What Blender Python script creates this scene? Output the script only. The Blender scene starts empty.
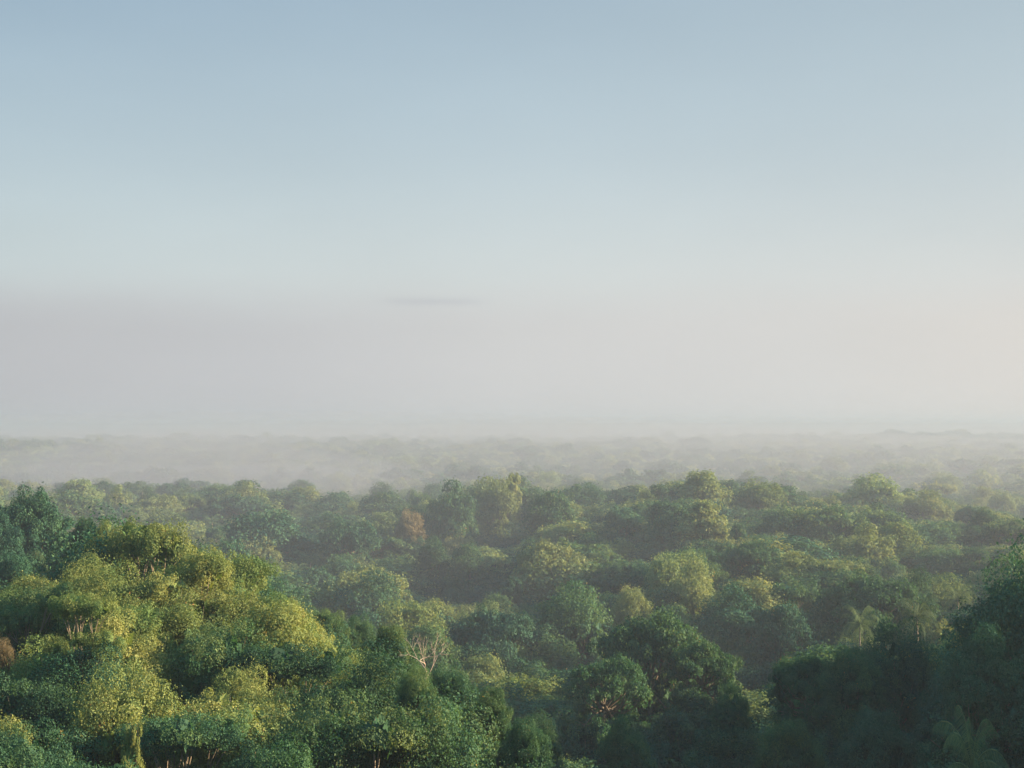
import bpy, bmesh, math, random
import numpy as np

R = math.radians
sc = bpy.context.scene
rng = np.random.default_rng(11)
random.seed(11)

# ------------------------------------------------------------------ camera
F = 1407.0                    # focal length in pixels of the 1024 px wide frame
HOR = 428.0                   # picture row of the true horizon
CZ = 60.0
cam = bpy.data.cameras.new('camera')
cam.sensor_width = 36.0
cam.lens = 36.0 * F / 1024.0
cam.clip_start = 0.5
cam.clip_end = 30000
co = bpy.data.objects.new('camera', cam)
sc.collection.objects.link(co)
co.location = (0, 0, CZ)
co.rotation_euler = (R(90) + math.atan((HOR - 384) / F), 0, 0)
sc.camera = co

def px2x(px, y):
    return (px - 512.0) / F * y
def row2z(row, y):
    return CZ - (row - HOR) / F * y

# ------------------------------------------------------------------ light
SUN_EL = 17.5
SUN_AZ = 87.0                # degrees clockwise from the view direction (+Y)
w = bpy.data.worlds.new('World')
sc.world = w
w.use_nodes = True
nt = w.node_tree
N, L = nt.nodes, nt.links
N.clear()
def node(tree, t, **kw):
    n = tree.nodes.new(t)
    for k, v in kw.items():
        setattr(n, k, v)
    return n
def mth(tree, op, a, b=None, c=None, clamp=False):
    n = tree.nodes.new('ShaderNodeMath'); n.operation = op; n.use_clamp = clamp
    for i, v in enumerate((a, b, c)):
        if v is None: continue
        if hasattr(v, 'is_output'): tree.links.new(v, n.inputs[i])
        else: n.inputs[i].default_value = v
    return n.outputs[0]
def ramp(tree, fac, stops, interp='LINEAR'):
    n = tree.nodes.new('ShaderNodeValToRGB')
    n.color_ramp.interpolation = interp
    e = n.color_ramp.elements
    while len(e) > 1: e.remove(e[-1])
    e[0].position = stops[0][0]; e[0].color = (*stops[0][1], 1)
    for p, c in stops[1:]:
        k = e.new(p); k.color = (*c, 1)
    tree.links.new(fac, n.inputs[0])
    return n.outputs[0]
def lin(r, g, b):
    f = lambda v: (v / 255 / 12.92) if v / 255 <= 0.04045 else ((v / 255 + 0.055) / 1.055) ** 2.4
    return (f(r), f(g), f(b))
def mixc(tree, fac, a, b, blend='MIX'):
    n = tree.nodes.new('ShaderNodeMix'); n.data_type = 'RGBA'; n.blend_type = blend
    for i, v in ((0, fac), (6, a), (7, b)):
        if hasattr(v, 'is_output'): tree.links.new(v, n.inputs[i])
        else: n.inputs[i].default_value = v if i == 0 else (*v, 1)
    return n.outputs[2]

tc = node(nt, 'ShaderNodeTexCoord')
sep = node(nt, 'ShaderNodeSeparateXYZ'); L.new(tc.outputs['Generated'], sep.inputs[0])
dx, dy, dz = sep.outputs
sky = node(nt, 'ShaderNodeTexSky', sky_type='NISHITA', sun_disc=False)
sky.sun_elevation = R(SUN_EL); sky.sun_rotation = R(SUN_AZ)
sky.altitude = 100; sky.air_density = 1.0; sky.dust_density = 1.5; sky.ozone_density = 2.0
# low fog far off: soft upper edge a few degrees above the horizon
nz = node(nt, 'ShaderNodeTexNoise'); nz.inputs['Scale'].default_value = 5.0; nz.inputs['Detail'].default_value = 3.0
mp = node(nt, 'ShaderNodeMapping'); mp.inputs['Scale'].default_value = (1, 1, 4.0)
L.new(tc.outputs['Generated'], mp.inputs[0]); L.new(mp.outputs[0], nz.inputs['Vector'])
wob = mth(nt, 'MULTIPLY', mth(nt, 'SUBTRACT', nz.outputs[0], 0.5), 0.030)
el = mth(nt, 'ADD', dz, wob)
elr = mth(nt, 'DIVIDE', mth(nt, 'ADD', dz, 0.0), 0.32, clamp=True)     # 0..18.7 degrees
side = mth(nt, 'MULTIPLY_ADD', dx, 1.45, 0.5, clamp=True)              # left .. right of the view
SK = 1.0
left_sky = ramp(nt, elr, [(0.0, lin(190, 192, 195)), (0.24, lin(202, 209, 210)), (0.36, lin(199, 211, 212)), (0.55, lin(183, 201, 209)),
                          (0.75, lin(168, 190, 204)), (0.9, lin(155, 179, 197)), (1.0, lin(146, 172, 192))], 'B_SPLINE')
right_sky = ramp(nt, elr, [(0.0, lin(218, 214, 210)), (0.3, lin(217, 219, 216)), (0.42, lin(208, 215, 215)), (0.6, lin(190, 204, 210)),
                           (0.8, lin(179, 196, 205)), (1.0, lin(169, 188, 200))], 'B_SPLINE')
grad = mixc(nt, side, left_sky, right_sky)
fog_col = ramp(nt, side, [(0.0, lin(187, 188, 191)), (0.25, lin(193, 194, 196)), (0.5, lin(208, 208, 207)), (0.8, lin(215, 214, 211)), (1.0, lin(219, 215, 209))])
edge = node(nt, 'ShaderNodeMapRange', interpolation_type='SMOOTHSTEP')
L.new(el, edge.inputs[0])
edge.inputs[1].default_value = 0.110; edge.inputs[2].default_value = 0.064
edge.inputs[3].default_value = 0.0; edge.inputs[4].default_value = 0.82
low = mixc(nt, edge.outputs[0], grad, fog_col)
# thin grey streak of cloud lying on the fog
u = mth(nt, 'DIVIDE', mth(nt, 'ADD', dx, 0.056), 0.034)
v = mth(nt, 'DIVIDE', mth(nt, 'SUBTRACT', dz, 0.0895), 0.0028)
g = mth(nt, 'POWER', 2.718, mth(nt, 'MULTIPLY', mth(nt, 'ADD', mth(nt, 'POWER', mth(nt, 'ABSOLUTE', u), 4.0), mth(nt, 'MULTIPLY', v, v)), -1.0))
g = mth(nt, 'MULTIPLY', mth(nt, 'MULTIPLY', g, 0.3), mth(nt, 'GREATER_THAN', dy, 0.0))
low = mixc(nt, g, low, lin(176, 180, 188))
mot = node(nt, 'ShaderNodeTexNoise'); mot.inputs['Scale'].default_value = 3.2; mot.inputs['Detail'].default_value = 4.0
mp2 = node(nt, 'ShaderNodeMapping'); mp2.inputs['Scale'].default_value = (1, 1, 3.0); mp2.inputs['Location'].default_value = (3, 1, 2)
L.new(tc.outputs['Generated'], mp2.inputs[0]); L.new(mp2.outputs[0], mot.inputs['Vector'])
mv = mth(nt, 'MULTIPLY_ADD', mot.outputs[0], 0.16, 0.92)
cm_ = node(nt, 'ShaderNodeCombineColor'); 
for i in range(3): L.new(mv, cm_.inputs[i])
low = mixc(nt, 1.0, low, cm_.outputs[0], 'MULTIPLY')
high = mixc(nt, 1.0, sky.outputs[0], (0.33, 0.64, 0.57), 'MULTIPLY')
up = node(nt, 'ShaderNodeMapRange', interpolation_type='SMOOTHSTEP'); L.new(dz, up.inputs[0])
up.inputs[1].default_value = 0.30; up.inputs[2].default_value = 0.75
tot = mixc(nt, up.outputs[0], low, high)
# scaled up so that the Background runs at a plain daylight strength
ten = mixc(nt, 1.0, tot, (5.1, 5.1, 5.1), 'MULTIPLY')
bg = node(nt, 'ShaderNodeBackground'); bg.inputs[1].default_value = 0.05
L.new(ten, bg.inputs[0])
wo = node(nt, 'ShaderNodeOutputWorld'); L.new(bg.outputs[0], wo.inputs[0])

sun = bpy.data.lights.new('sun', 'SUN')
sun.energy = 5.0; sun.angle = R(0.6); sun.color = (1.0, 0.77, 0.46)
so = bpy.data.objects.new('sun', sun); sc.collection.objects.link(so)
sd = np.array([math.sin(R(SUN_AZ)) * math.cos(R(SUN_EL)), math.cos(R(SUN_AZ)) * math.cos(R(SUN_EL)), math.sin(R(SUN_EL))])
from mathutils import Vector, Matrix
so.rotation_euler = Vector(sd).to_track_quat('Z', 'Y').to_euler()
so.location = (60, 20, 90)

sc.view_settings.view_transform = 'Standard'
sc.view_settings.look = 'None'
sc.view_settings.gamma = 1.0
sc.view_settings.exposure = 2.0
cy = sc.cycles
cy.max_bounces = 6; cy.diffuse_bounces = 2; cy.glossy_bounces = 2; cy.transmission_bounces = 3
cy.volume_bounces = 1; cy.transparent_max_bounces = 6
cy.caustics_reflective = False; cy.caustics_refractive = False
cy.use_denoising = True
try:
    cy.denoiser = 'OPENIMAGEDENOISE'
    cy.denoising_input_passes = 'RGB_ALBEDO_NORMAL'
except Exception:
    pass

# ------------------------------------------------------------------ helpers
def link(o):
    sc.collection.objects.link(o); return o
def tag(o, label=None, cat=None, group=None, kind=None):
    for k, val in (('label', label), ('category', cat), ('group', group), ('kind', kind)):
        if val: o[k] = val
    return o
def mesh_np(name, V, Q, mat, tone=None):
    """V (n,3); Q (m,k) faces with k corners"""
    V = np.ascontiguousarray(V, dtype=np.float32); Q = np.ascontiguousarray(Q, dtype=np.int32)
    me = bpy.data.meshes.new(name)
    m, k = Q.shape
    me.vertices.add(len(V)); me.vertices.foreach_set('co', V.ravel())
    me.loops.add(m * k); me.loops.foreach_set('vertex_index', Q.ravel())
    me.polygons.add(m); me.polygons.foreach_set('loop_start', np.arange(0, m * k, k, dtype=np.int32))
    me.update(calc_edges=True)
    if tone is not None:
        a = me.attributes.new('tone', 'FLOAT', 'FACE'); a.data.foreach_set('value', np.asarray(tone, dtype=np.float32))
    me.materials.append(mat)
    return me
def smooth(t):
    t = np.clip(t, 0, 1); return t * t * (3 - 2 * t)
def vnoise(x, y, s, seed=0):
    """value noise 0..1"""
    x = np.asarray(x, float) / s; y = np.asarray(y, float) / s
    xi = np.floor(x); yi = np.floor(y); fx = smooth(x - xi); fy = smooth(y - yi)
    def h(a, b):
        q = np.sin(a * 127.1 + b * 311.7 + seed * 74.7) * 43758.5453
        return q - np.floor(q)
    return (h(xi, yi) * (1 - fx) + h(xi + 1, yi) * fx) * (1 - fy) + (h(xi, yi + 1) * (1 - fx) + h(xi + 1, yi + 1) * fx) * fy

# ------------------------------------------------------------------ materials
def leaf_mat(name, dark, mid, light, trans=0.35, warm=None):
    m = bpy.data.materials.new(name); m.use_nodes = True
    t = m.node_tree; t.nodes.clear()
    at = node(t, 'ShaderNodeAttribute', attribute_name='tone')
    oi = node(t, 'ShaderNodeObjectInfo')
    geo = node(t, 'ShaderNodeNewGeometry')
    nz = node(t, 'ShaderNodeTexNoise'); nz.inputs['Scale'].default_value = 0.55; nz.inputs['Detail'].default_value = 2
    t.links.new(geo.outputs['Position'], nz.inputs['Vector'])
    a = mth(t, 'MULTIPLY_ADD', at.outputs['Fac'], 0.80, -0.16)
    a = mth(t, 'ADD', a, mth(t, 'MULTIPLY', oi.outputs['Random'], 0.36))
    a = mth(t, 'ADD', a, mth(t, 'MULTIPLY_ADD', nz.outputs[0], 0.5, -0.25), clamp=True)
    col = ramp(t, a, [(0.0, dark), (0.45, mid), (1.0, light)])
    hs = node(t, 'ShaderNodeHueSaturation')
    r2 = mth(t, 'FRACT', mth(t, 'MULTIPLY', oi.outputs['Random'], 17.3))
    t.links.new(mth(t, 'MULTIPLY_ADD', r2, 0.05, 0.475), hs.inputs['Hue'])
    r3 = mth(t, 'FRACT', mth(t, 'MULTIPLY', oi.outputs['Random'], 41.9))
    t.links.new(mth(t, 'MULTIPLY_ADD', r3, 0.45, 1.10), hs.inputs['Value'])
    hs.inputs['Saturation'].default_value = 0.86
    t.links.new(col, hs.inputs['Color'])
    c = hs.outputs[0]
    if warm:
        thr = mth(t, 'GREATER_THAN', at.outputs['Fac'], 0.975)
        c = mixc(t, thr, c, warm)
    d = node(t, 'ShaderNodeBsdfDiffuse'); t.links.new(c, d.inputs[0])
    tr = node(t, 'ShaderNodeBsdfTranslucent')
    tcx = mixc(t, 1.0, c, (1.25, 1.15, 0.55), 'MULTIPLY'); t.links.new(tcx, tr.inputs[0])
    mx = node(t, 'ShaderNodeMixShader'); mx.inputs[0].default_value = trans
    t.links.new(d.outputs[0], mx.inputs[1]); t.links.new(tr.outputs[0], mx.inputs[2])
    gl = node(t, 'ShaderNodeBsdfGlossy'); gl.inputs['Roughness'].default_value = 0.7
    gl.inputs[0].default_value = (0.9, 0.95, 0.9, 1)
    m2 = node(t, 'ShaderNodeMixShader'); m2.inputs[0].default_value = 0.012
    t.links.new(mx.outputs[0], m2.inputs[1]); t.links.new(gl.outputs[0], m2.inputs[2])
    o = node(t, 'ShaderNodeOutputMaterial'); t.links.new(m2.outputs[0], o.inputs[0])
    return m
M_LEAF = {
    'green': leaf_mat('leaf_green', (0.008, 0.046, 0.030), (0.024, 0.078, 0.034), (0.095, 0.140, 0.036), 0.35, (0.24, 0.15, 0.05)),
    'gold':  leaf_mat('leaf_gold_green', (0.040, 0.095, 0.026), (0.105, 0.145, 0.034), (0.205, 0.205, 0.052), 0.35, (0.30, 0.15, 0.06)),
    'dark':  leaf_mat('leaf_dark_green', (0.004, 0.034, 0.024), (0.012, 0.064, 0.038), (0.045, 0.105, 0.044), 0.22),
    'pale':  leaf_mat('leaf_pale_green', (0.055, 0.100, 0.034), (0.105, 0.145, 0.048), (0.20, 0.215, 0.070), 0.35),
    'rust':  leaf_mat('leaf_rusty', (0.070, 0.065, 0.030), (0.15, 0.115, 0.055), (0.23, 0.18, 0.09), 0.3),
    'palm':  leaf_mat('leaf_palm', (0.025, 0.062, 0.024), (0.055, 0.095, 0.032), (0.12, 0.15, 0.05), 0.3),
}
def bark_mat(name, c1, c2):
    m = bpy.data.materials.new(name); m.use_nodes = True
    t = m.node_tree; b = t.nodes['Principled BSDF']
    geo = node(t, 'ShaderNodeNewGeometry')
    nz = node(t, 'ShaderNodeTexNoise'); nz.inputs['Scale'].default_value = 2.5; nz.inputs['Detail'].default_value = 6
    t.links.new(geo.outputs['Position'], nz.inputs['Vector'])
    t.links.new(ramp(t, nz.outputs[0], [(0.3, c1), (0.7, c2)]), b.inputs['Base Color'])
    b.inputs['Roughness'].default_value = 0.9
    bp = node(t, 'ShaderNodeBump'); bp.inputs['Strength'].default_value = 0.5; bp.inputs['Distance'].default_value = 0.05
    t.links.new(nz.outputs[0], bp.inputs['Height']); t.links.new(bp.outputs[0], b.inputs['Normal'])
    return m
M_BARK = bark_mat('bark', (0.05, 0.04, 0.03), (0.15, 0.115, 0.085))
M_PALE = bark_mat('pale_bark', (0.11, 0.085, 0.065), (0.27, 0.215, 0.17))
mg = bpy.data.materials.new('undergrowth_soil'); mg.use_nodes = True
t = mg.node_tree; b = t.nodes['Principled BSDF']
geo = node(t, 'ShaderNodeNewGeometry')
n1 = node(t, 'ShaderNodeTexNoise'); n1.inputs['Scale'].default_value = 0.35; n1.inputs['Detail'].default_value = 10; n1.inputs['Roughness'].default_value = 0.75
t.links.new(geo.outputs['Position'], n1.inputs['Vector'])
t.links.new(ramp(t, n1.outputs[0], [(0.35, (0.012, 0.028, 0.012)), (0.55, (0.03, 0.055, 0.018)), (0.75, (0.06, 0.07, 0.03))]), b.inputs['Base Color'])
b.inputs['Roughness'].default_value = 1.0
b.inputs['Specular IOR Level'].default_value = 0.1
bp = node(t, 'ShaderNodeBump'); bp.inputs['Strength'].default_value = 1.0; bp.inputs['Distance'].default_value = 0.6
t.links.new(n1.outputs[0], bp.inputs['Height']); t.links.new(bp.outputs[0], b.inputs['Normal'])

# ------------------------------------------------------------------ terrain
def ground(x, y):
    x = np.asarray(x, float); y = np.asarray(y, float)
    d = np.hypot(x, y)
    far = smooth((y - 150) / 400)
    z = 14 + (vnoise(x, y, 60, 1) - 0.5) * 5 + (vnoise(x, y, 170, 2) - 0.5) * 9 * far
    # camera hill
    z = z + 44.0 * smooth((50 - d) / 48)
    # left spur
    xe = 15 - (y - 60) * 0.50
    lh = smooth((xe - x + 3) / 17) * smooth((126 - y) / 20) * smooth((y + 40) / 60) * (20 + 5.5 * smooth((y - 55) / 50))
    z = np.maximum(z, 14 + lh + (vnoise(x, y, 22, 5) - 0.5) * 3 * smooth((xe - x) / 10))
    # wooded knoll behind it
    z = z + 23 * np.exp(-((x + 86) / 34) ** 2 - ((y - 200) / 36) ** 2)
    # right slope and the shoulder outside the frame
    hr = 29 * smooth((x - 8) / 54) * smooth((172 - y) / 60)
    z = np.maximum(z, 14 + hr) + 1 * smooth((x - 70) / 20) * smooth((172 - y) / 60)
    # ridges out in the valley
    rx = smooth((x + 75) / 60) * smooth((185 - x) / 60)
    z = z + 4.5 * np.exp(-((y - 445 + 0.15 * x) / 85) ** 2) * rx * (0.3 + 1.4 * vnoise(x, y, 42, 7))
    z = z + 5 * smooth((y - 190) / 200) * smooth((520 - y) / 60) * smooth((x + 5) / 50)
    z = z + 4 * np.exp(-((y - 300) / 45) ** 2) * smooth((x - 5) / 40)
    z = z + 8 * np.exp(-((y - 540) / 120) ** 2) * smooth((-50 - x) / 80)
    z = z + 14 * np.exp(-((x + 640) / 260) ** 2 - ((y - 1350) / 300) ** 2)
    z = z + 10 * np.exp(-((x - 900) / 900) ** 2 - ((y - 2900) / 350) ** 2)
    z = z - 6 * np.exp(-((x + 30) / 38) ** 2 - ((y - 275) / 80) ** 2)
    z = z + (vnoise(x, y, 340, 9) - 0.5) * 10 * smooth((2600 - y) / 900) * smooth((y - 650) / 400)
    z = z - 1.5 * smooth((y - 540 - 60 * (x < -50)) / 90) * smooth((1100 - y) / 200)
    return z
gx = np.concatenate([-np.geomspace(6000, 260, 26), np.arange(-250, 251, 5.0), np.geomspace(260, 6000, 26)])
gy = np.concatenate([-np.geomspace(6000, 60, 10), np.arange(-50, 700, 5.0), np.geomspace(705, 9000, 60)])
X, Y = np.meshgrid(gx, gy)
Z = ground(X, Y)
V = np.stack([X.ravel(), Y.ravel(), Z.ravel()], 1)
nx, ny = len(gx), len(gy)
ii = (np.arange(ny - 1)[:, None] * nx + np.arange(nx - 1)[None, :]).ravel()
Q = np.stack([ii, ii + 1, ii + 1 + nx, ii + nx], 1)
go = link(bpy.data.objects.new('ground', mesh_np('ground', V, Q, mg)))
go.data.polygons.foreach_set('use_smooth', [True] * len(Q))
tag(go, 'undulating valley floor covered in dark undergrowth', 'ground', kind='structure')
GMIN = float(Z.min())

# ------------------------------------------------------------------ plants: geometry
def tube(path, rad, sides=6):
    """path (n,3), rad (n) -> verts, quads"""
    path = np.asarray(path, float); n = len(path)
    vs = []
    for i in range(n):
        dv = path[min(i + 1, n - 1)] - path[max(i - 1, 0)]
        dv /= (np.linalg.norm(dv) + 1e-9)
        a = np.cross(dv, [0.3, 1, 0.1]); a /= np.linalg.norm(a); c = np.cross(dv, a)
        th = np.arange(sides) / sides * 2 * math.pi
        vs.append(path[i] + rad[i] * (np.cos(th)[:, None] * a + np.sin(th)[:, None] * c))
    vs = np.concatenate(vs)
    q = []
    for i in range(n - 1):
        for j in range(sides):
            k = (j + 1) % sides
            q.append((i * sides + j, i * sides + k, (i + 1) * sides + k, (i + 1) * sides + j))
    return vs, np.array(q)
def join(parts):
    vs, qs, o = [], [], 0
    for v, q in parts:
        vs.append(v); qs.append(q + o); o += len(v)
    return np.concatenate(vs), np.concatenate(qs)
def wob_path(a, b, n, amp, r):
    a = np.array(a, float); b = np.array(b, float)
    tt = np.linspace(0, 1, n)[:, None]
    p = a + (b - a) * tt
    k = r.normal(size=(n, 3)) * amp * np.sin(tt * math.pi)
    return p + k

def leaf_quads(P, Nn, size, r, aspect=0.62):
    """rhombic slightly folded leaves at P facing Nn"""
    n = len(P)
    a = np.cross(Nn, r.normal(size=(n, 3))); a /= (np.linalg.norm(a, axis=1, keepdims=True) + 1e-9)
    c = np.cross(Nn, a)
    s = (size * r.uniform(0.6, 1.35, n))[:, None]
    v0 = P - a * s * 0.5
    v1 = P + c * s * 0.5 * aspect + Nn * s * 0.12
    v2 = P + a * s * 0.5 - Nn * s * 0.06
    v3 = P - c * s * 0.5 * aspect + Nn * s * 0.12
    V = np.stack([v0, v1, v2, v3], 1).reshape(-1, 3)
    Q = np.arange(n * 4).reshape(n, 4)
    return V, Q

def sph(n, r, lo=-1.0):
    z = r.uniform(lo, 1, n); t = r.uniform(0, 2 * math.pi, n); q = np.sqrt(1 - z * z)
    return np.stack([q * np.cos(t), q * np.sin(t), z], 1)

def make_crown(seed, style, n_leaf, leaf):
    """returns verts, quads, tone, lobes. Crown of radius about 4.5 m, base of the tree at z=0, top at about 11 m"""
    r = np.random.default_rng(seed)
    lobes = []                       # centre, radius xyz
    if style == 'dome':
        n = r.integers(14, 20)
        lobes.append((np.array([0, 0, 8.0]), np.array([2.6, 2.6, 2.4])))
        for i in range(n):
            th = i * 2.399 + r.uniform(-.3, .3); rr = 1.2 + 2.5 * math.sqrt((i + .5) / n)
            h = 8.3 - 0.25 * rr ** 2 + r.uniform(-1.1, 1.2)
            q = r.uniform(.95, 1.95)
            lobes.append((np.array([rr * math.cos(th), rr * math.sin(th), h]), np.array([q, q, q * r.uniform(.75, .95)])))
        for i in range(8):
            th = i * .785 + r.uniform(-.3, .3); rr = r.uniform(2.6, 3.9); q = r.uniform(.9, 1.5)
            lobes.append((np.array([rr * math.cos(th), rr * math.sin(th), r.uniform(2.8, 4.8)]), np.array([q, q, q])))
    elif style == 'spread':
        n = r.integers(13, 18)
        for i in range(n):
            th = i * 2.399 + r.uniform(-.4, .4); rr = 4.3 * math.sqrt((i + .3) / n)
            h = 9.3 - 0.09 * rr ** 2 + r.uniform(-.5, .5)
            q = r.uniform(1.2, 1.9)
            lobes.append((np.array([rr * math.cos(th), rr * math.sin(th), h]), np.array([q, q, q * .5])))
        for i in range(14):
            th = i * 2.399; rr = r.uniform(2.2, 4.4); q = r.uniform(.9, 1.5)
            lobes.append((np.array([rr * math.cos(th), rr * math.sin(th), r.uniform(4.0, 7.4)]), np.array([q, q, q * .65])))
    elif style == 'open':
        n = r.integers(12, 16)
        for i in range(n):
            th = i * 2.399 + r.uniform(-.5, .5); rr = r.uniform(.8, 4.0)
            h = r.uniform(4.4, 10.4) - 0.10 * rr ** 2
            q = r.uniform(.95, 1.6)
            lobes.append((np.array([rr * math.cos(th), rr * math.sin(th), h]), np.array([q * 1.15, q * 1.15, q * r.uniform(.5, .8)])))
    elif style == 'column':
        for i in range(13):
            h = 1.5 + i * 0.72; th = i * 2.1
            q = r.uniform(.9, 1.35) * (1.05 if i > 8 else .85) * (0.7 if i == 12 else 1)
            lobes.append((np.array([.7 * math.cos(th), .7 * math.sin(th), h]), np.array([q, q, q * 1.1])))
    elif style == 'tier':
        for k, (h, rad) in enumerate(((4.6, 3.9), (6.1, 4.1), (7.5, 3.5), (8.8, 2.7), (10.0, 1.6), (10.8, .6))):
            m = max(1, int(rad * 2.0))
            for i in range(m):
                th = i / m * 6.283 + k * .7 + r.uniform(-.2, .2)
                rr = rad * r.uniform(.6, .85)
                lobes.append((np.array([rr * math.cos(th), rr * math.sin(th), h + r.uniform(-.3, .3) - .05 * rr]), np.array([1.35, 1.35, .42])))
    elif style == 'bush':
        for i in range(7):
            th = i * 2.399; rr = 2.6 * math.sqrt(i / 7)
            q = r.uniform(1.0, 1.6)
            lobes.append((np.array([rr * math.cos(th), rr * math.sin(th), 1.6 - .1 * rr + r.uniform(-.3, .5)]), np.array([q, q, q * .8])))
    C = np.array([l[0] for l in lobes]); S = np.array([l[1] for l in lobes])
    fx, fy = r.uniform(.82, 1.2), r.uniform(.82, 1.2)
    sx, sy = r.uniform(-.09, .09, 2)
    lobes = [(np.array([c[0] * fx + sx * (c[2] - 5), c[1] * fy + sy * (c[2] - 5), c[2]]), q_) for c, q_ in lobes]
    C = np.array([l[0] for l in lobes])
    # puffs on the lobes
    pc, pr = [], []
    for c, s in lobes:
        k = int(max(8, 15 * (s[0] / 1.4) ** 2))
        dd = sph(k, r, -0.55)
        for dvec in dd:
            pc.append(c + dvec * s * r.uniform(.68, 1.25)); pr.append(s[0] * r.uniform(.18, .42))
    pc = np.array(pc); pr = np.array(pr)
    wgt = pr ** 2; wgt /= wgt.sum()
    idx = r.choice(len(pc), size=int(n_leaf * 1.5), p=wgt)
    dd = sph(len(idx), r, -0.75)
    rad = np.where(r.uniform(size=len(idx)) < .20, r.uniform(1.0, 1.8, len(idx)), r.uniform(.8, 1.03, len(idx)))
    P = pc[idx] + dd * (pr[idx] * rad)[:, None] * np.array([1, 1, .82])
    # leave out leaves buried deep inside the crown
    keep = np.ones(len(P), bool)
    for c, s in lobes:
        keep &= (((P - c) / (s * .72)) ** 2).sum(1) > 1
    P = P[keep][:n_leaf]; dd = dd[keep][:n_leaf]; idx = idx[keep][:n_leaf]
    Nn = dd * .9 + r.normal(size=dd.shape) * .55 + np.array([0, 0, .45])
    Nn /= np.linalg.norm(Nn, axis=1, keepdims=True)
    puft = r.uniform(0, 1, len(pc))
    tone = np.clip(puft[idx] * .6 + r.uniform(0, 1, len(P)) * .4, 0, 1)
    Vv, Qq = leaf_quads(P, Nn, leaf, r)
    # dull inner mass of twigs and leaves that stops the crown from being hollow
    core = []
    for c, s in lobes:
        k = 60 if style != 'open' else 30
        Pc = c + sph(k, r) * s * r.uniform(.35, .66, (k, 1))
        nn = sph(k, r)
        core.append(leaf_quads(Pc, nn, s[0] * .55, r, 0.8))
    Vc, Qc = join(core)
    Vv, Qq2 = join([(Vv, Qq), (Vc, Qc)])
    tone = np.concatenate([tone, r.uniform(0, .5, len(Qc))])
    return Vv, Qq2, tone, lobes

def make_trunk(seed, lobes, style, top):
    r = np.random.default_rng(seed + 500)
    parts = []
    fork = {'dome': 5.6, 'spread': 6.6, 'open': 4.8, 'column': 9.5, 'tier': 10.3, 'bush': .5}[style]
    base_r = .19 if style == 'open' else .30 if style != 'bush' else .1
    main = wob_path((0, 0, -6.0), (r.uniform(-.4, .4), r.uniform(-.4, .4), fork), 8, .10, r)
    parts.append(tube(main, np.linspace(base_r, base_r * .65 if style not in ('tier', 'column') else .06, 8), 8))
    end = main[-1]
    for c, s in lobes:
        if style in ('tier', 'column'):
            k = np.argmin(abs(main[:, 2] - (c[2] - .4))); a = main[k]
        elif style == 'bush': a = np.array([0, 0, 0.1])
        else: a = end - np.array([0, 0, r.uniform(0, 1.2)])
        mid = a * .45 + c * .55 + np.array([0, 0, -.5 if style != 'tier' else 0])
        pth = np.array([a, a * .6 + mid * .4 + r.normal(size=3) * .1, mid + r.normal(size=3) * .15, c + np.array([0, 0, s[2] * .3])])
        parts.append(tube(pth, [base_r * .42, base_r * .34, base_r * .25, .03], 5))
        for _ in range(3):
            e = c + sph(1, r, -.2)[0] * s * .95
            parts.append(tube(np.array([pth[2], (pth[2] + e) / 2 + r.normal(size=3) * .12, e]), [.055, .04, .015], 4))
    return join(parts)

PROTO = {}       # key -> (crown mesh, trunk mesh)
def proto(style, lod, var, leafcol):
    key = (style, lod, var, leafcol)
    if key in PROTO: return PROTO[key]
    n, s = {'near': (56000, .125), 'mid': (22000, .215), 'far': (9000, .33), 'vfar': (1800, .80)}[lod]
    if style == 'open': n = int(n * .8)
    if style == 'column': n = int(n * .6)
    if style == 'bush': n = int(n * .35)
    base = (style, lod, var)
    if base in PROTO: Vv, Qq, tone, tr = PROTO[base]
    else:
        seed = {'dome': 10, 'spread': 20, 'open': 30, 'column': 40, 'tier': 50, 'bush': 60}[style] * 10 + var
        Vv, Qq, tone, lobes = make_crown(seed, style, n, s)
        tv, tq = make_trunk(seed, lobes, style, 10)
        tr = mesh_np('trunk', tv, tq, M_PALE if style == 'open' and lod == 'near' else M_BARK)
        PROTO[base] = (Vv, Qq, tone, tr)
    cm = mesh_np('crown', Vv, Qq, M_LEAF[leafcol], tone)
    PROTO[key] = (cm, tr)
    return PROTO[key]

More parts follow.
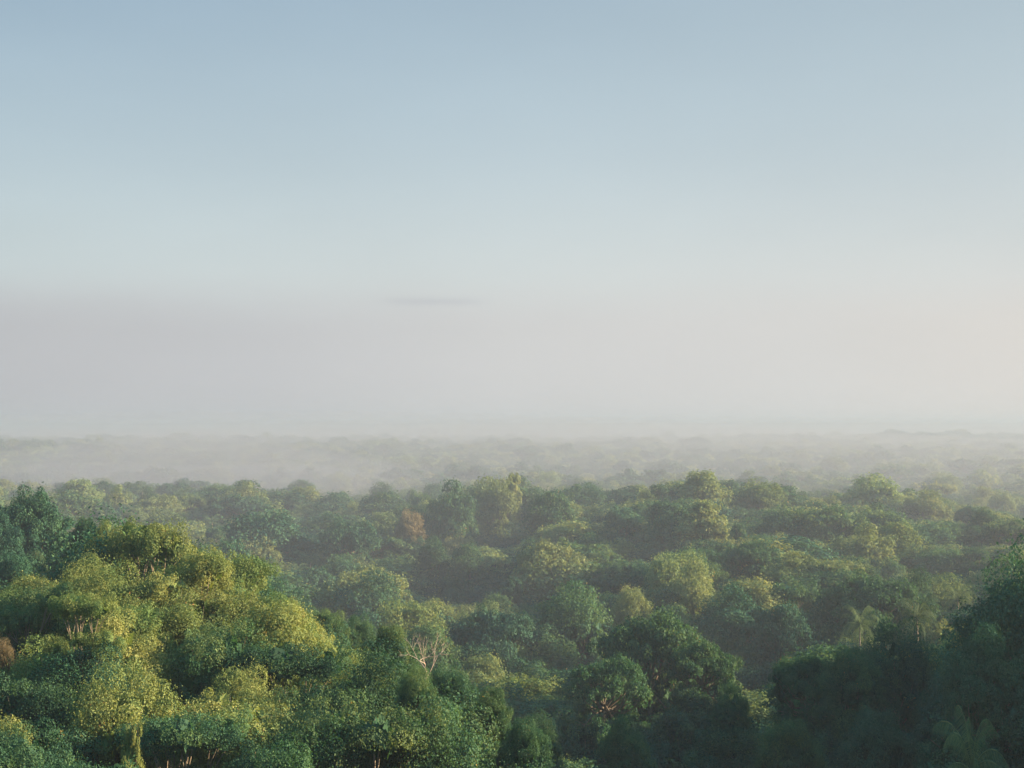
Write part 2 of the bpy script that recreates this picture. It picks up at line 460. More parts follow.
def frond(r, Lf, up, droop, leaflets):
    """one feather frond from the origin along +x"""
    n = 10
    tt = np.linspace(0, 1, n)
    ang = up - (up + droop) * tt ** 1.25
    xs = np.concatenate([[0], np.cumsum(np.cos(ang[:-1]) * Lf / (n - 1))])
    zs = np.concatenate([[0], np.cumsum(np.sin(ang[:-1]) * Lf / (n - 1))])
    spine = np.stack([xs, np.zeros(n), zs], 1)
    parts = [tube(spine, np.linspace(.05, .01, n), 4)]
    ls = np.linspace(.10, 1.0, leaflets)
    Vs = []; 
    for sgn in (-1, 1):
        px = np.interp(ls, tt, xs); pz = np.interp(ls, tt, zs); an = np.interp(ls, tt, ang)
        ll = Lf * .16 * np.sin(np.clip(ls * 1.02, 0, 1) * math.pi * .9 + .22) + .12
        wv = Lf * .95 / leaflets * .36
        base = np.stack([px, np.zeros_like(px), pz], 1)
        dirv = np.stack([np.cos(an) * .55, np.full_like(an, sgn * .85), np.sin(an) * .5 - .35 - r.uniform(0, .3, len(an))], 1)
        dirv /= np.linalg.norm(dirv, axis=1, keepdims=True)
        tng = np.stack([np.cos(an), 0 * an, np.sin(an)], 1)
        tip = base + dirv * ll[:, None] + np.array([0, 0, -1]) * (ll * .22)[:, None]
        Vs.append(np.stack([base - tng * wv * .5, base + tng * wv * .5, tip + tng * wv * .18, tip - tng * wv * .18], 1).reshape(-1, 3))
    Vv = np.concatenate(Vs)
    parts.append((Vv, np.arange(len(Vv)).reshape(-1, 4)))
    return join(parts)
def rotz(v, a):
    c, s = math.cos(a), math.sin(a)
    return v @ np.array([[c, s, 0], [-s, c, 0], [0, 0, 1]])
def palm_fronds(seed, n, leaflets, Lf=3.6):
    r = np.random.default_rng(seed); out = []
    for i in range(n):
        t_ = (i + .5) / n
        up = R(78 - 95 * t_ + r.uniform(-8, 8)); droop = R(35 + 45 * t_ + r.uniform(-10, 10))
        v, q = frond(r, Lf * r.uniform(.85, 1.1), up, droop, leaflets)
        out.append((rotz(v, i * 2.399 + r.uniform(-.2, .2)), q))
    return out
def palm_trunk(seed, h, lean=.8):
    r = np.random.default_rng(seed)
    th = r.uniform(0, 6.28); tt = np.linspace(0, 1, 10)
    off = lean * (tt ** 1.8 - 1)
    p = np.stack([off * math.cos(th), off * math.sin(th), -h - 3 + tt * (h + 3)], 1)
    return tube(p, np.linspace(.22, .12, 10), 8)
# palms: origin at the crown base so that the trunk hangs below
PALMS = {}
def palm_proto(lod, var):
    k = (lod, var)
    if k not in PALMS:
        n, lf = {'near': (22, 46), 'mid': (20, 26), 'far': (16, 12)}[lod]
        fr = palm_fronds(900 + var, n, lf)
        v, q = join(fr)
        PALMS[k] = (mesh_np('crown', v + [0, 0, 9.0], q, M_LEAF['palm'], rng.uniform(0, .9, len(q))),
                    mesh_np('trunk', palm_trunk(var, 9)[0] + [0, 0, 9.0], palm_trunk(var, 9)[1], M_PALE))
    return PALMS[k]

# ------------------------------------------------------------------ layout
# each entry: dict(kind, style, x, y, base z, scale xy, scale z, colour)
trees = []
def plant(style, x, y, s, sz=None, col='green', name='broadleaf_tree', z=None, note=None, feat=False, var=None):
    gz = float(ground(x, y)) if z is None else z
    trees.append(dict(style=style, x=float(x), y=float(y), z=gz, s=float(s), sz=float(sz if sz else s), col=col, name=name,
                      rot=float(rng.uniform(0, 6.283)), note=note, feat=feat, var=int(rng.integers(0, 4)) if var is None else var))
TOPH = {'dome': 10.6, 'spread': 10.0, 'open': 10.6, 'column': 11.5, 'tier': 11.2, 'palm': 11.0, 'bush': 3.0}
WID = {'dome': 4.9, 'spread': 5.2, 'open': 4.6, 'column': 1.9, 'tier': 4.6, 'palm': 3.6, 'bush': 3.6}
def feature(style, px, row, d, wpx, col='green', name='broadleaf_tree', note=None, var=None):
    """tree whose crown top stands at picture column px, row, at distance d, crown wpx wide"""
    x = px2x(px, d); g = float(ground(x, d))
    top = row2z(row, d)
    sz = max((top - g) / TOPH[style], .35)
    s = wpx / F * d / 2 / WID[style]
    if sz > 1.5 * s and style not in ('column', 'palm'): 
        g = top - 1.5 * s * TOPH[style]; sz = 1.5 * s
    plant(style, x, d, s, sz, col, name, g, note, True, var)
    g0 = float(ground(x, d))
    if g - g0 > 1.5 and style in ('dome', 'spread', 'open'):
        # understorey tree in front of the stem
        hh = (g - g0) + sz * TOPH[style] * .52
        s2 = max(s * .85, hh / TOPH['dome'] / 1.25)
        for ox in (-.45, .5):
            plant('dome', x + ox * s * WID[style], d - s * WID[style] * .55, s2 * rng.uniform(.95, 1.15), hh / TOPH['dome'] * rng.uniform(.85, 1.05), rng.choice(['green', 'dark']))

# left spur, sunlit
for a in [
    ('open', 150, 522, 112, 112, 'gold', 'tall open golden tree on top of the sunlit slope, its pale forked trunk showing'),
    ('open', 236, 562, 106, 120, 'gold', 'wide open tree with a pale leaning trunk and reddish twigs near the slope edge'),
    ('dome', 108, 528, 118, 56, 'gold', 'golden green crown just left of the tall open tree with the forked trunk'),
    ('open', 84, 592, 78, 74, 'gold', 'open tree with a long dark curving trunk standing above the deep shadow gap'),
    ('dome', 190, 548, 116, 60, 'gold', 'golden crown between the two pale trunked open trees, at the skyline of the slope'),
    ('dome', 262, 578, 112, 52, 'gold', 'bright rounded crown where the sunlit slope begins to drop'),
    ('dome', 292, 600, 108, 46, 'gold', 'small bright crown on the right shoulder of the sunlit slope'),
    ('open', 30, 572, 92, 80, 'green', 'open branching tree near the left edge with pale bare limbs across its crown'),
    ('dome', 320, 606, 128, 60, 'green', 'yellow green crown standing just beyond the shoulder of the slope'),
    ('dome', 358, 618, 132, 48, 'green', 'half lit crown beyond the slope, halfway between the bright shoulder and the bare tree'),
    ('dome', 396, 628, 92, 66, 'green', 'dense leafy crown directly behind and left of the bare branching tree'),
    ('dome', 418, 668, 72, 50, 'green', 'leafy crown hiding the foot of the bare branching tree'),
    ('dome', 448, 662, 84, 62, 'green', 'dense dark crown immediately right of the bare branching tree'),
    ('dome', 488, 690, 78, 60, 'green', 'dense crown on the descending edge of the near slope, second right of the bare tree'),
    ('dome', 522, 722, 72, 66, 'green', 'dense dark crown low on the right tip of the near slope'),
    ('column', 138, 704, 60, 22, 'gold', 'narrow vine draped sapling catching yellow light at the bottom left'),
    ('dome', 4, 640, 84, 40, 'rust', 'tree with reddish brown young leaves at the left edge'),
]:
    feature(a[0], a[1], a[2], a[3], a[4], a[5], 'vine_covered_tree' if a[0] == 'column' else 'broadleaf_tree', a[6])
# knoll behind on the left
for a in [
    ('dome', 36, 494, 205, 74, 'dark', 'dark rounded tree on the knoll at the left edge, above the grey palms'),
    ('column', 100, 514, 165, 30, 'green', 'slim vine covered tree standing up just left of the golden slope top'),
    ('dome', 84, 520, 172, 40, 'green', 'vine shrouded rounded tree leaning against the slim vine covered tree'),
    ('dome', 4, 520, 195, 50, 'dark', 'dark tree cut by the left edge below the knoll top'),
    ('dome', 66, 545, 178, 52, 'green', 'mid green crown between the grey palms and the vine shrouded tree'),
    ('dome', 14, 552, 160, 48, 'dark', 'dark crown at the left edge just above the sunlit slope'),
]:
    feature(a[0], a[1], a[2], a[3], a[4], a[5], 'vine_covered_tree' if a[0] == 'column' else 'broadleaf_tree', a[6])
# right
for a in [
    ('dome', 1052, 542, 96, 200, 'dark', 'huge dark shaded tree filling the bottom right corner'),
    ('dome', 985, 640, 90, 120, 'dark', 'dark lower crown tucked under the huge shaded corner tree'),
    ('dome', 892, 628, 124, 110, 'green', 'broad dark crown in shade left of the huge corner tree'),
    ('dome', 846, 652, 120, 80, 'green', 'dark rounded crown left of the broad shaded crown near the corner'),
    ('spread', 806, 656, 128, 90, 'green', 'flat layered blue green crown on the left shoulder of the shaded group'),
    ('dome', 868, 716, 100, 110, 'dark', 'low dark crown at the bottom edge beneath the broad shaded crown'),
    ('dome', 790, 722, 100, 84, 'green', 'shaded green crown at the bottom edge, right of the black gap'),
    ('spread', 652, 622, 178, 110, 'green', 'wide umbrella shaped crown with lit rim in the middle of the valley'),
    ('spread', 700, 642, 170, 76, 'green', 'spreading crown with a jagged sunlit edge right of the umbrella shaped tree'),
    ('spread', 604, 662, 160, 80, 'green', 'flat topped tree below and left of the umbrella shaped tree'),
    ('dome', 575, 588, 232, 96, 'green', 'big smooth rounded crown behind the umbrella shaped tree'),
    ('dome', 628, 590, 240, 52, 'pale', 'pale crown touching the right side of the big smooth rounded crown'),
    ('dome', 730, 594, 222, 100, 'dark', 'tall dark crown behind a deep shadow right of the umbrella shaped tree'),
    ('dome', 784, 606, 210, 70, 'dark', 'dark crown just left of the palms in the right middle ground'),
    ('dome', 730, 688, 132, 46, 'green', 'small lit crown at the right rim of the black gap'),
    ('dome', 536, 716, 118, 60, 'green', 'green crown just beyond the right tip of the near slope'),
    ('dome', 624, 722, 122, 66, 'green', 'rounded crown at the bottom edge, left of the black gap'),
    ('tier', 704, 500, 330, 66, 'pale', 'tall tree with flat horizontal tiers of foliage and a pale trunk base'),
    ('dome', 706, 474, 405, 70, 'pale', 'tall pale topped tree rising behind the tiered tree'),
    ('dome', 760, 480, 410, 66, 'pale', 'bright hazy crown right of the tall pale topped tree'),
    ('dome', 790, 506, 340, 74, 'green', 'massive vine draped crown right of the tiered tree'),
    ('dome', 820, 520, 335, 46, 'green', 'brownish vine draped crown on the right side of the massive one'),
    ('column', 514, 468, 430, 18, 'pale', 'thin vine covered spire standing highest in the centre of the misty ridge'),
    ('dome', 500, 484, 425, 48, 'pale', 'lit crown beneath the thin vine covered spire'),
    ('dome', 454, 488, 410, 56, 'green', 'broad drooping crown left of the thin vine covered spire'),
    ('dome', 410, 510, 400, 34, 'rust', 'pinkish brown crown on the left end of the misty ridge'),
    ('dome', 872, 478, 440, 70, 'pale', 'high hazy crown topping the right hand end of the misty ridge'),
    ('dome', 926, 494, 430, 60, 'pale', 'hazy crown just right of the highest one on the right of the ridge'),
    ('dome', 868, 530, 300, 62, 'pale', 'golden crown with a dark hollow beneath, above the right middle palms'),
    ('column', 874, 556, 292, 10, 'dark', 'dark narrow vine covered trunk below the golden hollow crown'),
    ('dome', 940, 548, 300, 56, 'green', 'crown catching light between the palms and the huge corner tree'),
    ('dome', 622, 542, 330, 44, 'pale', 'small bright topped crown in the middle of the ridge slope'),
    ('dome', 600, 566, 290, 90, 'green', 'broad soft crown on the slope above the big smooth rounded one'),
    ('dome', 434, 540, 350, 40, 'green', 'bright topped rounded tree low on the left flank of the ridge'),
    ('dome', 468, 546, 340, 44, 'green', 'rounded tree beside the bright topped one on the left flank of the ridge'),
]:
    feature(a[0], a[1], a[2], a[3], a[4], a[5], 'vine_covered_tree' if a[0] == 'column' else ('tiered_tree' if a[0] == 'tier' else 'broadleaf_tree'), a[6])
for px, row, d, wp, note in [
    (915, 592, 200, 54, 'coconut palm with a pale trunk, the largest of the right middle ground, in mist'),
    (858, 602, 205, 48, 'coconut palm left of the largest misty one, its trunk hidden'),
    (956, 578, 225, 42, 'coconut palm peeking out beside the huge corner tree'),
    (968, 706, 84, 84, 'dim palm with upright pale fronds at the foot of the corner tree'),
    (52, 548, 176, 44, 'greyish palm on the knoll, right of the dark edge trees'),
    (38, 562, 168, 34, 'greyish palm on the knoll, lower left of its neighbour'),
    (76, 552, 190, 36, 'greyish palm on the knoll, the right one of the group'),
    (24, 482, 250, 30, 'small palm sticking out above the dark knoll tree'),
]:
    feature('palm', px, row, d, wp, 'palm', 'palm_tree', note)

feats = list(trees)
def near_feat(x, y, rr):
    return any((t['x'] - x) ** 2 + (t['y'] - y) ** 2 < (rr + t['s'] * WID[t['style']] * .38) ** 2 for t in feats if abs(t['y'] - y) < 20)
for f_ in feats:
    f_['fpx'] = 512 + F * f_['x'] / f_['y']; f_['frow'] = HOR + F * (CZ - f_['z'] - f_['sz'] * TOPH[f_['style']]) / f_['y']
    f_['fw'] = 2 * f_['s'] * WID[f_['style']] * F / f_['y']
def feat_cap(x, y, wid):
    px = 512 + F * x / y; row = -999.0; hw = wid * F / y
    for f_ in feats:
        if f_['y'] > y + 2 and abs(f_['fpx'] - px) < f_['fw'] * .42 + hw * .6:
            row = max(row, f_['frow'] + min(f_['fw'], 60) * (.75 if f_['style'] in ('tier', 'palm', 'column') else .5))
    return row
def poisson(xr, yr, step, fn):
    ys = yr[0]
    while ys < yr[1]:
        st = step(ys)
        xs = xr(ys)[0]
        while xs < xr(ys)[1]:
            fn(xs + rng.uniform(-.38, .38) * st, ys + rng.uniform(-.38, .38) * st, st)
            xs += st
        ys += st * .88
def allowed_top(x, y):
    """highest canopy allowed so that the seen silhouettes stay as in the photograph"""
    px = 512 + F * x / y
    row = np.interp(px, [-200, 0, 90, 150, 200, 245, 290, 320, 380, 430, 480, 550, 580, 640, 700, 760, 800, 850, 945, 960, 1024, 1200],
                        [590, 590, 556, 534, 552, 574, 604, 625, 648, 672, 702, 775, 790, 790, 790, 790, 760, 735, 700, 610, 570, 500])
    return CZ - (row - HOR) / F * y
def fill(x, y, st):
    if y < 130 and abs(x) < .40 * y + 8:
        # near belts: keep under the outlines of the slope
        top = allowed_top(x, y)
        xe = 7 - (y - 60) * .5
        g = float(ground(x, y))
        h = 11.5 * rng.uniform(.75, 1.1)
        h = min(h, top - g - rng.uniform(0, 1.2))
        if h < 2.6: return
        if near_feat(x, y, 1.0): return
        s = st / 2 / 4.6 * 1.45 * rng.uniform(.85, 1.2)
        stl = rng.choice(['dome', 'dome', 'open'])
        col = rng.choice(['green', 'green', 'gold', 'dark'], p=([.08, .07, .84, .01] if y > 82 else [.5, .1, .38, .02])) if x < 14 else rng.choice(['green', 'dark'])  # larger gold share up the left slope puts warm sunlight into leaf colour
        sz = min(h / TOPH[stl], 1.25 * s)
        plant(stl, x, y, s, sz, col, z=g + h - sz * TOPH[stl])
        return
    if y < 40: return
    px_ = 512 + F * x / y; cap = None
    if y < 185 and x > 0: cap = np.interp(px_, [560, 700, 760, 800, 850, 945, 960, 1024], [690, 690, 690, 675, 662, 650, 640, 610])
    elif y < 290 and px_ < 330: cap = np.interp(px_, [0, 60, 100, 130, 160, 260, 330], [498, 500, 518, 532, 548, 560, 590])
    if near_feat(x, y, 2.5): return
    s = st / 2 / 4.6 * 1.50 * rng.choice([.6, .8, 1.0, 1.25, 1.55], p=[.28, .28, .22, .15, .07]) * rng.uniform(.9, 1.1)
    h = rng.choice([rng.uniform(.7, 1.15), rng.uniform(1.15, 1.5)], p=[.8, .2]) * (.9 if y < 200 else 1.2)
    px = 512 + F * x / y
    palmy = (y > 330 and y < 760 and x < -45 and rng.random() < .42) or (y > 500 and rng.random() < .12)
    if palmy:
        plant('palm', x, y, rng.uniform(1.1, 1.5), rng.uniform(1.15, 1.55), 'palm', 'palm_tree'); return
    if y > 330 and y < 760 and x < -45: h *= .85
    stl = rng.choice(['dome', 'spread', 'open', 'column'], p=[.62, .25, .09, .04])
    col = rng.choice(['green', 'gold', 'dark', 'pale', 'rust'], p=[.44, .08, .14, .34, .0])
    nm = 'vine_covered_tree' if stl == 'column' else 'broadleaf_tree'
    if stl == 'column': s = rng.uniform(.8, 1.2)
    sz = h * (s ** .5)
    if 185 < y <= 330 and px > 925: cap = 548
    if 330 < y < 700:
        rc = np.interp(px, [0, 250, 380, 450, 510, 560, 640, 700, 760, 820, 870, 930, 1024], [476, 484, 492, 488, 478, 486, 486, 478, 482, 500, 482, 494, 520])
        if y > 540: rc = min(rc, 480)
        cap = rc + rng.uniform(0, 7)
    if 130 < y < 445:
        fc = feat_cap(x, y, s * WID[stl])
        if fc > 0: cap = fc if cap is None else max(cap, fc)
    if y > 640: sz *= .8
    if cap is not None:
        if 165 < y < 290 and px_ < 330: col = rng.choice(['green', 'dark'])  # left end of the valley strip: its shade painted in by darker leaf colours
        hm = CZ - (cap - HOR) / F * y - float(ground(x, y))
        if hm < 3: return
        sz = min(sz, hm / TOPH[stl])
        if sz < .6 * s: s = sz / .6
    elif 165 < y < 330 and px_ < 590: col = rng.choice(['green', 'dark', 'gold'], p=[.5, .45, .05])  # leaf colours kept dark to stand in for shadow across the low valley
    plant(stl, x, y, s, sz, col, nm)
poisson(lambda y: (-.42 * y - 18, .42 * y + 18), (44, 130), lambda y: 4.6 + (y - 44) * .012, fill)
poisson(lambda y: (-.40 * y - 30, .40 * y + 60), (130, 300), lambda y: 7.6 + (y - 130) * .009, fill)
poisson(lambda y: (-.40 * y - 30, .40 * y + 60), (300, 700), lambda y: np.interp(y, [300, 520, 600], [9.6, 10.0, 8.0]), fill)
n_near = len(trees)
poisson(lambda y: (-.42 * y - 40, .42 * y + 80), (700, 2900), lambda y: 8.5 + (y - 700) * .005, fill)
# trees of the shoulder outside the frame on the right, whose shade falls across the near valley
def shoulder(x, y, st):
    if x > .40 * y + 14: plant('dome', x, y, rng.uniform(.8, 1.2), rng.uniform(.95, 1.3), 'dark')
poisson(lambda y: (30, 150), (30, 190), lambda y: 7.5, shoulder)

# ------------------------------------------------------------------ what can be seen
for t in trees:
    d = t['y']; W = t['s'] * WID[t['style']]
    t['px'] = 512 + F * t['x'] / d; t['wpx'] = 2 * W / d * F
    t['row'] = HOR + F * (CZ - (t['z'] + t['sz'] * TOPH[t['style']])) / d
    t['dist'] = math.hypot(t['x'], d)
hz = np.full(1024, 768.0)
for t in sorted(trees, key=lambda q: q['dist']):
    a, b_ = int(max(0, t['px'] - t['wpx'] / 2)), int(min(1023, t['px'] + t['wpx'] / 2))
    t['vis'] = 0.0
    if a <= b_:
        xs = np.arange(a, b_ + 1)
        prof = t['row'] + t['wpx'] * .35 * (np.abs(xs - t['px']) / (t['wpx'] / 2 + .01)) ** 2.2
        t['vis'] = float(np.clip(hz[a:b_ + 1] - prof, 0, t['wpx']).sum())
        hz[a:b_ + 1] = np.minimum(hz[a:b_ + 1], prof + 1)
def lod_of(t):
    d = t['dist']
    return 'near' if d < 135 else 'mid' if d < 290 else 'far' if d < 800 else 'vfar'
for t in trees: t['single'] = t['feat'] or False
for nm, cap in (('broadleaf_tree', 292), ('palm_tree', 150), ('vine_covered_tree', 60)):
    c = [t for t in trees if t['name'] == nm]
    c.sort(key=lambda t: (-t['feat'], -t['vis']))
    for t in c[:cap]:
        if t['vis'] > 12: t['single'] = True

# ------------------------------------------------------------------ labels
COLW = {'green': 'mid green', 'gold': 'yellow green', 'dark': 'dark green', 'pale': 'pale olive green', 'rust': 'reddish brown', 'palm': 'feathery'}
STW = {'dome': 'rounded', 'spread': 'flat topped', 'open': 'loose open', 'column': 'narrow', 'tier': 'tiered', 'palm': 'palm'}
def region(t):
    px, row, d = t['px'], t['row'], t['dist']
    if d < 135 and t['x'] < 12: return 'on the near left slope'
    if d < 175 and t['x'] > 0: return 'on the shaded right slope'
    if d < 250 and px < 200: return 'on the knoll at the left'
    if d < 300: return 'on the valley floor'
    if d < 560: return 'on the misty ridge' if px > 380 else 'on the hazy left rise'
    return 'in the far mist'
def size(t):
    return 'large' if t['wpx'] > 60 else 'medium' if t['wpx'] > 32 else 'small' if t['wpx'] > 16 else 'tiny'
LAND = [(152, 540, 'the tall forked trunk tree'), (236, 585, 'the reddish twigged open tree'), (425, 655, 'the bare tree'), (88, 620, 'the dark curving trunk'),
        (652, 650, 'the umbrella shaped tree'), (575, 610, 'the big smooth crown'), (915, 612, 'the largest misty palm'), (710, 530, 'the tiered tree'),
        (790, 540, 'the massive vine draped crown'), (514, 480, 'the thin central spire'), (410, 515, 'the pinkish brown crown'), (872, 490, 'the highest right hand crown'),
        (36, 505, 'the dark knoll tree'), (100, 525, 'the slim vine covered tree'), (985, 640, 'the huge corner tree'), (700, 735, 'the black gap'),
        (890, 660, 'the broad shaded crown'), (138, 725, 'the vine draped sapling'), (240, 510, 'the hazy palm grove'), (800, 470, 'the gap in the ridge line'), (434, 550, 'the bright topped ridge tree')]
DIRS = ['right of', 'below right of', 'below', 'below left of', 'left of', 'above left of', 'above', 'above right of']
sing = sorted([t for t in trees if t['single']], key=lambda t: t['dist'])
base = {}
for t in sing:
    if t['note']: t['label'] = t['note']; continue
    rr = t['row'] + t['wpx'] * .25
    dd, lx, ly, ln = min((math.hypot(t['px'] - l[0], (rr - l[1]) * 1.6), l[0], l[1], l[2]) for l in LAND)
    k = int(round(math.degrees(math.atan2(rr - ly, t['px'] - lx)) / 45)) % 8
    near = 'just ' if dd < 45 else '' if dd < 110 else 'well '
    kind = {'palm_tree': 'palm', 'vine_covered_tree': 'vine covered tree'}.get(t['name'], 'tree')
    look = f"{size(t)} {COLW[t['col']]} {STW[t['style']] + ' ' if t['style'] != 'palm' else ''}{kind}"
    t['look'], t['dirw'], t['dd'] = look, f"{near}{DIRS[k]} {ln}", dd
    base.setdefault((look, t['dirw']), []).append(t)
ORD = ['nearest', 'second nearest', 'third nearest', 'fourth nearest', 'fifth nearest', 'sixth nearest', 'seventh nearest', 'eighth nearest', 'ninth nearest',
       'tenth nearest', 'eleventh nearest', 'twelfth nearest', 'thirteenth nearest', 'fourteenth nearest', 'fifteenth nearest', 'sixteenth nearest', 'seventeenth nearest', 'eighteenth nearest', 'nineteenth nearest', 'twentieth nearest']
for (look, dirw), ts in base.items():
    if len(ts) == 1: ts[0]['label'] = f"{look} {dirw}"
    else:
        ts.sort(key=lambda t: t['dd'])
        for i, t in enumerate(ts): t['label'] = f"{ORD[min(i, 19)]} {look} {dirw}"
for t in sing:
    ww = t['label'].split()
    if len(ww) > 16: t['label'] = t['label'].replace('just ', '').replace('olive ', '')
def group_of(t):
    if t['name'] == 'palm_tree': return 'palms in the valley'
    if t['name'] == 'vine_covered_tree': return 'vine covered trees'
    r_ = region(t)
    return 'broadleaf trees ' + r_

# ------------------------------------------------------------------ build the single trees
def meshes_for(t):
    if t['style'] == 'palm':
        lod = 'near' if t['dist'] < 135 else 'mid' if t['dist'] < 290 else 'far'
        return palm_proto(lod, t['var'])
    return proto(t['style'], lod_of(t), t['var'], t['col'])
for t in sing:
    e = link(bpy.data.objects.new(t['name'], None))
    e.empty_display_size = 0.5
    e.location = (t['x'], t['y'], t['z']); e.rotation_euler = (0, 0, t['rot']); e.scale = (t['s'], t['s'], t['sz'])
    tag(e, t['label'], 'palm' if t['name'] == 'palm_tree' else 'tree', group_of(t))
    cm, tm = meshes_for(t)
    for nm, me in (('crown', cm), ('trunk', tm)):
        o = link(bpy.data.objects.new(nm, me)); o.parent = e
        t[nm] = o

# bare branching tree on the slope
def bare_tree():
    r = np.random.default_rng(5)
    parts = []
    def grow(a, dirv, ln, rad, lev):
        n = 4; p = [a]
        dcur = dirv.copy()
        for i in range(n):
            dcur = dcur + r.normal(size=3) * .16; dcur /= np.linalg.norm(dcur)
            p.append(p[-1] + dcur * ln / n)
        parts.append(tube(np.array(p), np.linspace(rad, rad * .55, n + 1), 6))
        if lev == 0: return
        for k in range(3 if lev > 1 else 3):
            nd = dcur * .8 + r.normal(size=3) * .55 + np.array([0, 0, .25]); nd /= np.linalg.norm(nd)
            grow(p[-1 - (k % 2)], nd, ln * .68, rad * .55, lev - 1)
    grow(np.zeros(3), np.array([.05, 0, 1.0]), 4.0, .15, 4)
    return join(parts)
bx, by = px2x(427, 75), 75.0
bt = link(bpy.data.objects.new('bare_tree', None))
tag(bt, 'bare leafless tree with pinkish pale twigs poking out of the slope canopy', 'tree')
V_, Q_ = bare_tree()
hb = V_[:, 2].max()
ztop = row2z(629, by)
bt.scale = (.30, .30, .44)
bt.location = (bx, by, ztop - hb * .44)
o = link(bpy.data.objects.new('trunk', mesh_np('trunk', V_, Q_, bark_mat('bleached_bark', (0.30, 0.22, 0.18), (0.48, 0.38, 0.32))))); o.parent = bt

# ------------------------------------------------------------------ forest masses (uncountable), geometry nodes on points
def forest_mass(name, label, members):
    keys = {}
    for t in members:
        keys.setdefault(id(meshes_for(t)[0]), (meshes_for(t)[0], []))[1].append(t)
    # source objects: crowns that already stand in the scene where there is one
    V = []; rot = []; scl = []; idx = []; srcs = []
    for k, (me, ts) in enumerate(keys.values()):
        srcs.append(me)
        for t in ts:
            V.append((t['x'], t['y'], t['z'])); rot.append((0, 0, t['rot'])); scl.append((t['s'], t['s'], t['sz'])); idx.append(k)
    me = bpy.data.meshes.new(name)
    me.vertices.add(len(V)); me.vertices.foreach_set('co', np.array(V, dtype=np.float32).ravel())
    for nm, ty, ar in (('rot', 'FLOAT_VECTOR', rot), ('scl', 'FLOAT_VECTOR', scl)):
        a = me.attributes.new(nm, ty, 'POINT'); a.data.foreach_set('vector', np.array(ar, dtype=np.float32).ravel())
    a = me.attributes.new('idx', 'INT', 'POINT'); a.data.foreach_set('value', np.array(idx, dtype=np.int32))
    me.update()
    o = link(bpy.data.objects.new(name, me))
    g = bpy.data.node_groups.new(name, 'GeometryNodeTree')
    g.interface.new_socket('Geometry', in_out='INPUT', socket_type='NodeSocketGeometry')
    g.interface.new_socket('Geometry', in_out='OUTPUT', socket_type='NodeSocketGeometry')
    gi = g.nodes.new('NodeGroupInput'); gout = g.nodes.new('NodeGroupOutput')
    jn = g.nodes.new('GeometryNodeJoinGeometry')
    def attr(nm, ty):
        n = g.nodes.new('GeometryNodeInputNamedAttribute'); n.data_type = ty; n.inputs[0].default_value = nm; return n
    ar, asx, ai = attr('rot', 'FLOAT_VECTOR'), attr('scl', 'FLOAT_VECTOR'), attr('idx', 'INT')
    for k, srcm in enumerate(srcs):
        oi = g.nodes.new('GeometryNodeObjectInfo'); oi.transform_space = 'ORIGINAL'
        so_ = SRC.get(id(srcm))
        if so_ is None:
            so_ = bpy.data.objects.new(srcm.name, srcm); SRC[id(srcm)] = so_
        oi.inputs[0].default_value = so_
        if 'As Instance' in oi.inputs: oi.inputs['As Instance'].default_value = True
        ip = g.nodes.new('GeometryNodeInstanceOnPoints')
        cmp = g.nodes.new('FunctionNodeCompare'); cmp.data_type = 'INT'; cmp.operation = 'EQUAL'
        ii_ = [s for s in cmp.inputs if s.type == 'INT']
        g.links.new(ai.outputs[0], ii_[0]); ii_[1].default_value = k
        g.links.new(gi.outputs[0], ip.inputs['Points']); g.links.new(cmp.outputs[0], ip.inputs['Selection'])
        g.links.new(oi.outputs['Geometry'], ip.inputs['Instance'])
        eu = g.nodes.new('FunctionNodeEulerToRotation')
        g.links.new(ar.outputs[0], eu.inputs[0]); g.links.new(eu.outputs[0], ip.inputs['Rotation'])
        g.links.new(asx.outputs[0], ip.inputs['Scale'])
        g.links.new(ip.outputs[0], jn.inputs[0])
    g.links.new(jn.outputs[0], gout.inputs[0])
    md = o.modifiers.new('scatter', 'NODES'); md.node_group = g
    tag(o, label, 'forest', kind='stuff')
    return o
SRC = {}
rest = [t for t in trees if not t['single']]
forest_mass('far_off_forest', 'hazy mass of valley forest fading into the mist', rest)
# low bushes that close the gaps under the near trees
bush = []
for _ in range(2600):
    y = 45 + 160 * rng.random() ** 1.2; x = rng.uniform(-.42 * y - 10, .42 * y + 20)
    g = float(ground(x, y))
    s = rng.uniform(.5, 1.1)
    if g + s * 3 > allowed_top(x, y) and y < 130: continue
    bush.append(dict(style='bush', x=x, y=y, z=g - .3, s=s, sz=s * rng.uniform(.8, 1.6), col=random.choice(['green', 'dark']), rot=rng.uniform(0, 6.28), var=random.randint(0, 1), dist=y + 150))
forest_mass('undergrowth', 'dark leafy undergrowth covering the slopes beneath the trees', bush)

# ------------------------------------------------------------------ haze
HT = 78.0
hv = [(-5900, -200, GMIN - 1), (5900, -200, GMIN - 1), (5900, 8900, GMIN - 1), (-5900, 8900, GMIN - 1)]
hv = [( -6050, -6050, GMIN - 1), (6050, -6050, GMIN - 1), (6050, 9050, GMIN - 1), (-6050, 9050, GMIN - 1)]
hv += [(a, b2, HT) for a, b2, _ in hv]
hq = [(3, 2, 1, 0), (4, 5, 6, 7), (0, 1, 5, 4), (1, 2, 6, 5), (2, 3, 7, 6), (3, 0, 4, 7)]
mh = bpy.data.materials.new('haze'); mh.use_nodes = True
t = mh.node_tree; t.nodes.clear()
pv = node(t, 'ShaderNodeVolumePrincipled')
pv.inputs['Color'].default_value = (0.30, 0.355, 0.455, 1)
pv.inputs['Density'].default_value = 0.00042
pv.inputs['Anisotropy'].default_value = 0.12
ou = node(t, 'ShaderNodeOutputMaterial'); t.links.new(pv.outputs[0], ou.inputs['Volume'])
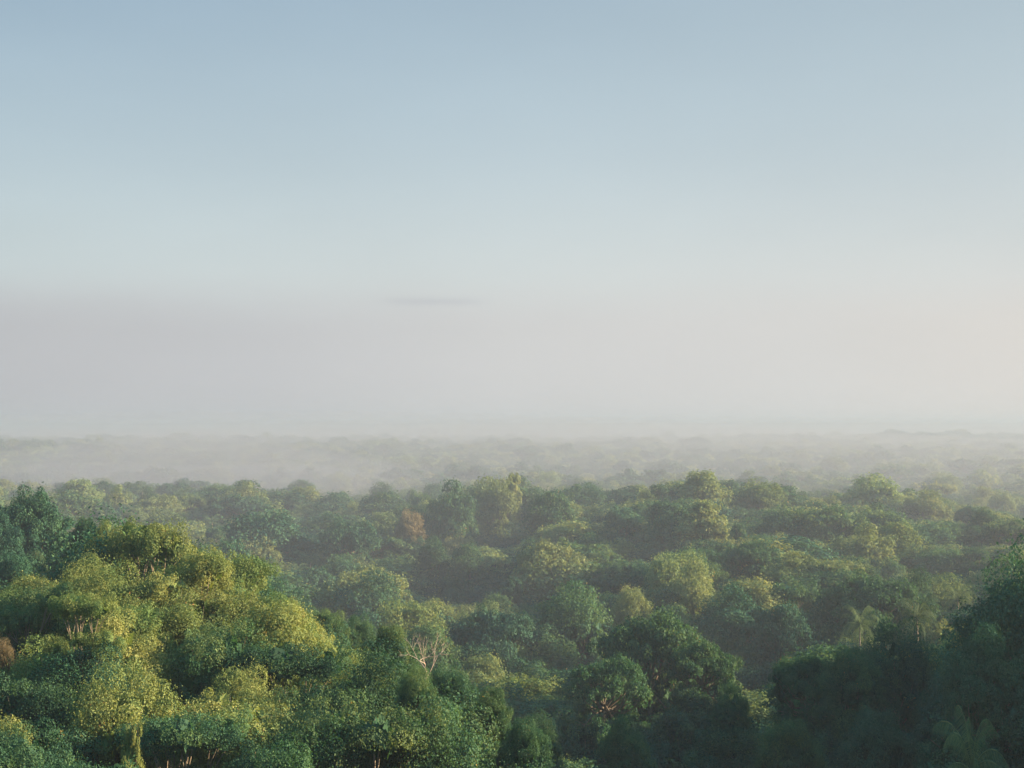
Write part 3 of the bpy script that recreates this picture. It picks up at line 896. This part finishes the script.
ho = link(bpy.data.objects.new('haze', mesh_np('haze', np.array(hv), np.array(hq), mh)))
tag(ho, 'pale morning mist filling the valley', 'haze', kind='stuff')

def fog_bank(x, y, z, rx, ry, rz, dens, label):
    bm = bmesh.new(); bmesh.ops.create_icosphere(bm, subdivisions=4, radius=1.0)
    r = random.Random(int(abs(x) + y))
    ph = [r.uniform(0, 6.28) for _ in range(6)]
    for v in bm.verts:
        c = v.co
        k = 1 + .16 * math.sin(3 * c.x + ph[0] + 2 * c.y) + .12 * math.sin(5 * c.y + ph[1] - 3 * c.x) + .07 * math.sin(9 * c.x + ph[2])
        v.co = Vector((c.x * rx * k, c.y * ry * k, c.z * rz * (1 + .2 * math.sin(4 * c.x + ph[3]))))
    me = bpy.data.meshes.new('fog_bank'); bm.to_mesh(me); bm.free()
    m = bpy.data.materials.new('fog_bank'); m.use_nodes = True
    t = m.node_tree; t.nodes.clear()
    pv = node(t, 'ShaderNodeVolumePrincipled')
    pv.inputs['Color'].default_value = (0.345, 0.36, 0.445, 1)
    pv.inputs['Density'].default_value = dens
    pv.inputs['Anisotropy'].default_value = 0.12
    ou = node(t, 'ShaderNodeOutputMaterial'); t.links.new(pv.outputs[0], ou.inputs['Volume'])
    me.materials.append(m)
    o = link(bpy.data.objects.new('fog_bank', me)); o.location = (x, y, z)
    tag(o, label, 'fog', kind='stuff')
fog_bank(40, 760, 30, 700, 480, 34, .00065, 'thin morning mist veiling the ridge and the valley in the middle distance')
fog_bank(-180, 800, 30, 150, 200, 24, .0020, 'soft low fog lying over the left of the valley')
fog_bank(-150, 640, 33, 85, 110, 12, .0030, 'small patch of mist caught on the left rise')
fog_bank(60, 1600, 36, 1300, 900, 31, .00042, 'wide low fog bank beyond the first ridges')
fog_bank(500, 3400, 34, 2900, 1700, 33, .0006, 'far fog covering the end of the valley')

print('TREES', len(trees), 'single', len(sing), {n: sum(1 for t in sing if t['name'] == n) for n in set(t['name'] for t in sing)}, 'zmax', max(t['z'] + t['sz'] * TOPH[t['style']] for t in trees))
